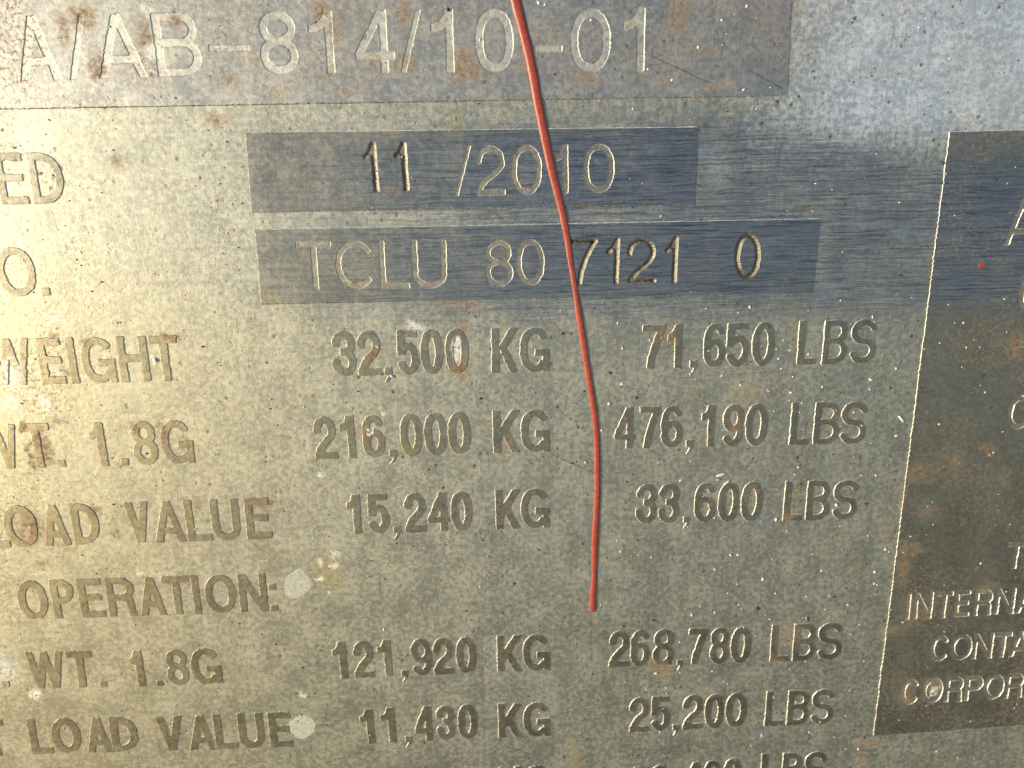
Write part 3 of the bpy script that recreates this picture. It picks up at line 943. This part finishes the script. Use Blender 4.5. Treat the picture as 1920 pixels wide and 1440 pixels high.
for po, top, bot in ((PANELS[1], ((462, 248.5), (1308, 238)), ((472, 398.5), (1302, 383.5))),
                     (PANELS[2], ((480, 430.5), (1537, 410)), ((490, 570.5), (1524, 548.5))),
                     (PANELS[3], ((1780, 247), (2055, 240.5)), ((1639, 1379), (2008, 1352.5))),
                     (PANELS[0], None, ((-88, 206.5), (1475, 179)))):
    if top:
        bead('edge_highlight', *top, .036, .045, RELIEF - .012, M_HIGHLIGHT, po, .25)  # added pale ridge that paints the lit line of the top edge
    bead('edge_grime_shade', *bot, .040, .022, -.004, M_GRIME_SHADE, po, .30)  # dark strip, part grime, part painted shade of the lower step

# ------------------------------------------------------------------ the sheet itself
X0, X1, Y0, Y1 = -105., 112., -96., 84.
corner = []
for (xa, ya), (xb, yb) in zip(((X0, Y0), (X1, Y0), (X1, Y1), (X0, Y1)), ((X1, Y0), (X1, Y1), (X0, Y1), (X0, Y0))):
    corner += [(xa + (xb - xa) * k / 12, ya + (yb - ya) * k / 12) for k in range(12)]
flat2 = [corner] + SHEET_HOLES
pts2 = [p for lp in flat2 for p in lp]
vv = [P3(x_, y_, 0) for x_, y_ in pts2]
ff = []
for tri in tessellate_polygon([[Vector((x_, y_, 0)) for x_, y_ in lp] for lp in flat2]):
    (ax, ay), (bx, by), (cx_, cy_) = (pts2[q] for q in tri)
    ff.append(tuple(tri) if (bx - ax) * (cy_ - ay) - (by - ay) * (cx_ - ax) > 0 else tuple(tri)[::-1])
bk, nc = len(vv), len(corner)
vv += [P3(x_, y_, -1.5) for x_, y_ in corner]
ff += [(k, bk + k, bk + (k + 1) % nc, (k + 1) % nc) for k in range(nc)]
ff.append(tuple(bk + k for k in range(nc))[::-1])
link('etched_sheet', vv, ff, M_ETCH, root)
for poly in bpy.data.objects['etched_sheet'].data.polygons:
    poly.use_smooth = False

# ------------------------------------------------------------------ red paint run
RUN = [(960, -40, 19), (966, 0, 19), (979, 50, 17), (991.5, 100, 17), (1001.5, 150, 17), (1008, 190, 16.5), (1016, 230, 16.5), (1025, 275, 16.5), (1037, 330, 16),
       (1046, 365, 15), (1055, 400, 14), (1064, 450, 12.5), (1071, 500, 11), (1078, 540, 10.5), (1083, 575, 11.5), (1087, 600, 13), (1093.5, 640, 13.5),
       (1099.5, 680, 12), (1105, 715, 12), (1110, 745, 12), (1115, 780, 12.5), (1118, 810, 12), (1119.5, 850, 12.5), (1120, 900, 12), (1119.5, 940, 12),
       (1117, 980, 13), (1115.5, 1005, 14), (1115, 1030, 12.5), (1114.5, 1060, 11), (1114, 1085, 10.5), (1112.5, 1105, 12), (1111, 1122, 13), (1111.5, 1134, 14.5),
       (1112, 1141, 13), (1112, 1146, 7.5), (1112, 1148, 1.5)]
rp = np.array(RUN, float)
tt = np.concatenate([[0], np.cumsum(np.hypot(np.diff(rp[:, 0]), np.diff(rp[:, 1])))])
ts = np.concatenate([np.arange(0, tt[-4], 5.0), np.linspace(tt[-4], tt[-1], 9)])
sx = np.interp(ts, tt, rp[:, 0])
ker = np.ones(7) / 7
sx2 = np.convolve(np.pad(sx, 3, 'edge'), ker, 'valid')
sy = np.interp(ts, tt, rp[:, 1])
sw = np.interp(ts, tt, rp[:, 2]) * (1 + .03 * np.sin(ts * .11) + .02 * np.sin(ts * .37))
vv, ff = [], []
NS = 16
cen = np.array([on_plate(a, b) for a, b in zip(sx2, sy)])
tan = np.gradient(cen, axis=0)
tan /= np.hypot(tan[:, 0], tan[:, 1])[:, None]
for k in range(len(ts)):
    hw = sw[k] * PX / 2 * 0.94
    nr = np.array([-tan[k][1], tan[k][0]])
    # the paint lies a little higher where it crosses raised faces
    for i in range(NS + 1):
        a = math.pi * i / NS
        off = math.cos(a) * hw
        h = math.sin(a) ** 0.8 * hw * 0.55
        vv.append(P3(cen[k][0] + nr[0] * off, cen[k][1] + nr[1] * off, h + RELIEF * .75 - (.14 if i in (0, NS) else 0)))
for k in range(len(ts) - 1):
    for i in range(NS):
        a = k * (NS + 1) + i
        ff.append((a, a + 1, a + NS + 2, a + NS + 1))
drip = link('paint_drip', vv, ff, M_RED, None, [False] * len(ff))
drip['label'] = 'long thin red paint drip running down the plate to a rounded end'
drip['category'] = 'paint drip'


def disc_blob(name, px, py, rx, ry, h, mat, z0=0.0, n=40, wob=.08, seed=1, egg=0.0):
    g = np.random.default_rng(seed)
    ph = g.uniform(0, 6.28, 6)
    am = g.normal(size=6) * wob
    c = on_plate(px, py)
    vv, ff = [], []
    jag = 1 + g.normal(size=n) * wob * .35
    prof = [(1.0, -.004), (.985, .55), (.93, .9), (.7, 1.0), (.35, 1.02)]
    for s, z in prof:
        for i in range(n):
            a = 2 * math.pi * i / n
            k = (jag[i] if s > .8 else 1) + (egg * math.cos(a) * math.sin(a) - egg * .9 * max(math.sin(a), 0) * abs(math.cos(a))) + sum(am[q] * math.sin((q + 2) * a + ph[q]) / (1 + .5 * q) for q in range(6))
            vv.append(P3(c[0] + math.cos(a) * rx * PX * s * k, c[1] + math.sin(a) * ry * PX * s * k, z0 + z * h))
    vv.append(P3(c[0], c[1], z0 + h))
    for r_ in range(len(prof) - 1):
        for i in range(n):
            a, b = r_ * n + i, r_ * n + (i + 1) % n
            ff.append((a, b, b + n, a + n))
    s = (len(prof) - 1) * n
    for i in range(n):
        ff.append((s + i, s + (i + 1) % n, len(vv) - 1))
    return link(name, vv, ff, mat, None, [False] * len(ff))


o = disc_blob('paint_dot', 1840, 498, 6, 6, .07, M_RED, RELIEF, wob=.03)
o['label'] = 'tiny red paint dot on the dark right panel'
o['category'] = 'paint dot'
o = disc_blob('dried_splash', 558, 1094, 27, 33, .02, M_CHALK, n=110, seed=5, wob=.06, egg=.25)
o['label'] = 'pale chalky dried splash just right of the word OPERATION'
o['category'] = 'dried splash'
o = disc_blob('dried_splash', 567, 1363, 29, 26, .02, M_CHALK, n=110, seed=8, wob=.06)
o['label'] = 'round pale chalky dried splash right of the lowest LOAD VALUE'
o['category'] = 'dried splash'


# ------------------------------------------------------------------ grit lying on the plate
def grit(name, mat, spots_, label):
    vv, ff = [], []
    g = np.random.default_rng(3)
    for px, py, s, el in spots_:
        c = on_plate(px, py)
        n = 7
        b = len(vv)
        ang = g.uniform(0, 3.14)
        ca, sa = math.cos(ang), math.sin(ang)
        for lev, (k, z) in enumerate(((1.0, -.02), (.85, .5), (.4, .9))):
            for i in range(n):
                a = 2 * math.pi * i / n
                rr = s * PX * k * g.uniform(.75, 1.2)
                x, y = math.cos(a) * rr * el, math.sin(a) * rr
                vv.append(P3(c[0] + x * ca - y * sa, c[1] + x * sa + y * ca, z * s * PX + (RELIEF * .5)))
        for lev in range(2):
            for i in range(n):
                p, q = b + lev * n + i, b + lev * n + (i + 1) % n
                ff.append((p, q, q + n, p + n))
        ff.append(tuple(b + 2 * n + i for i in range(n)))
        low = b
        for i in range(n):                      # skirts reach the sheet
            x, y, z = vv[low + i]
            vv[low + i] = (x, 0.00001, z)
    o = link(name, vv, ff, mat, None, [False] * len(ff))
    o['kind'] = 'stuff'
    o['label'] = label
    return o


g = np.random.default_rng(21)
black = [(901, 747, 2.6, 1.3), (1420, 1141, 3.6, 1.25), (1193, 746, 2.6, 1.1), (1144, 699, 2.4, 1.4), (1055, 625, 2.3, 1.5), (840, 18, 3.2, 1), (1040, 139, 2.6, 1),
         (1866, 337, 3.2, 1.2), (1768, 306, 2.6, 1), (1725, 727, 2.2, 1), (1669, 727, 2, 1.6), (1095, 734, 2, 1), (1515, 1163, 2, 1.3), (1072, 868, 2, 1), (1244, 78, 2, 1),
         (1175, 87, 2, 1), (1111, 1264, 2, 1), (964, 1094, 2.4, 1), (330, 184, 2, 1), (380, 650, 2.2, 1), (275, 850, 2, 1), (1117, 1011, 1.3, 1), (1688, 516, 1.8, 1.4),
         (1671, 1232, 2.2, 1.6), (1795, 1170, 2, 1)]
black += [(g.uniform(0, 1920), g.uniform(0, 1440), g.uniform(.7, 1.5), g.uniform(1, 1.6)) for _ in range(260)]
grit('black_grit', M_GRITB, black, 'scattered black grit specks stuck to the plate')
white = [(1166, 720, 3, 2.0), (1142, 757, 2.6, 1.4), (1167, 653, 2.2, 1.2), (1633, 712, 2.4, 2.4), (1128, 807, 2.6, 1.2), (1112, 748, 2.4, 1.2), (1098, 867, 2.6, 1.1),
         (1370, 1041, 3, 1.5), (1430, 1086, 3, 1.8), (1297, 1153, 3, 1.3), (1640, 1072, 2.6, 1.3), (1838, 1056, 3.2, 1.3), (1568, 947, 4, 1.2), (1692, 1166, 2.8, 1.6),
         (1483, 736, 3, 1.7), (1455, 974, 3.4, 2), (1352, 890, 3.4, 4.2), (1362, 905, 2.2, 4), (1690, 786, 2.6, 4), (1760, 795, 2.6, 1), (1846, 735, 3, 1), (1862, 848, 3.2, 1.1),
         (1309, 89, 4.2, 1.1), (1260, 150, 3.2, 1.3), (1394, 168, 3.2, 1.6), (1400, 12, 3.6, 1.2), (1108, 38, 3, 1.3), (1353, 38, 3, 1.1), (1215, 130, 2.4, 1.1),
         (1010, 6, 4, 1.4), (1022, 9, 3.4, 1.2), (708, 650, 3, 2), (735, 705, 4.2, 1.8), (900, 1100, 2, 1), (720, 1180, 3, 1.6), (563, 1340, 2, 1), (1660, 1030, 3, 1.5),
         (1609, 1404, 3, 1.2), (292, 675, 4.6, 1.6), (1707, 1005, 2.8, 1.2), (1340, 1148, 2.2, 1), (1230, 1262, 2.2, 2), (1806, 605, 2.4, 1), (940, 660, 2.2, 2)]
white = [(a, b, c if c < 2.7 else c * .76, d) for a, b, c, d in white]
white += [(g.uniform(0, 1920), g.uniform(0, 1440), g.uniform(.6, 1.4), g.uniform(1, 2.2)) for _ in range(240)]
white += [(g.uniform(1150, 1920), g.uniform(560, 1440), g.uniform(.7, 1.7), g.uniform(1, 2.4)) for _ in range(170)]
grit('white_grit', M_GRITW, white, 'scattered tiny white grit specks stuck to the plate')

# ------------------------------------------------------------------ the ground far below, seen only in the metal's reflections
gv = [(-60, -60, -1.4), (60, -60, -1.4), (60, 60, -1.4), (-60, 60, -1.4)]
go = link('ground', gv, [(0, 1, 2, 3)], M_GROUND)
go['kind'] = 'structure'
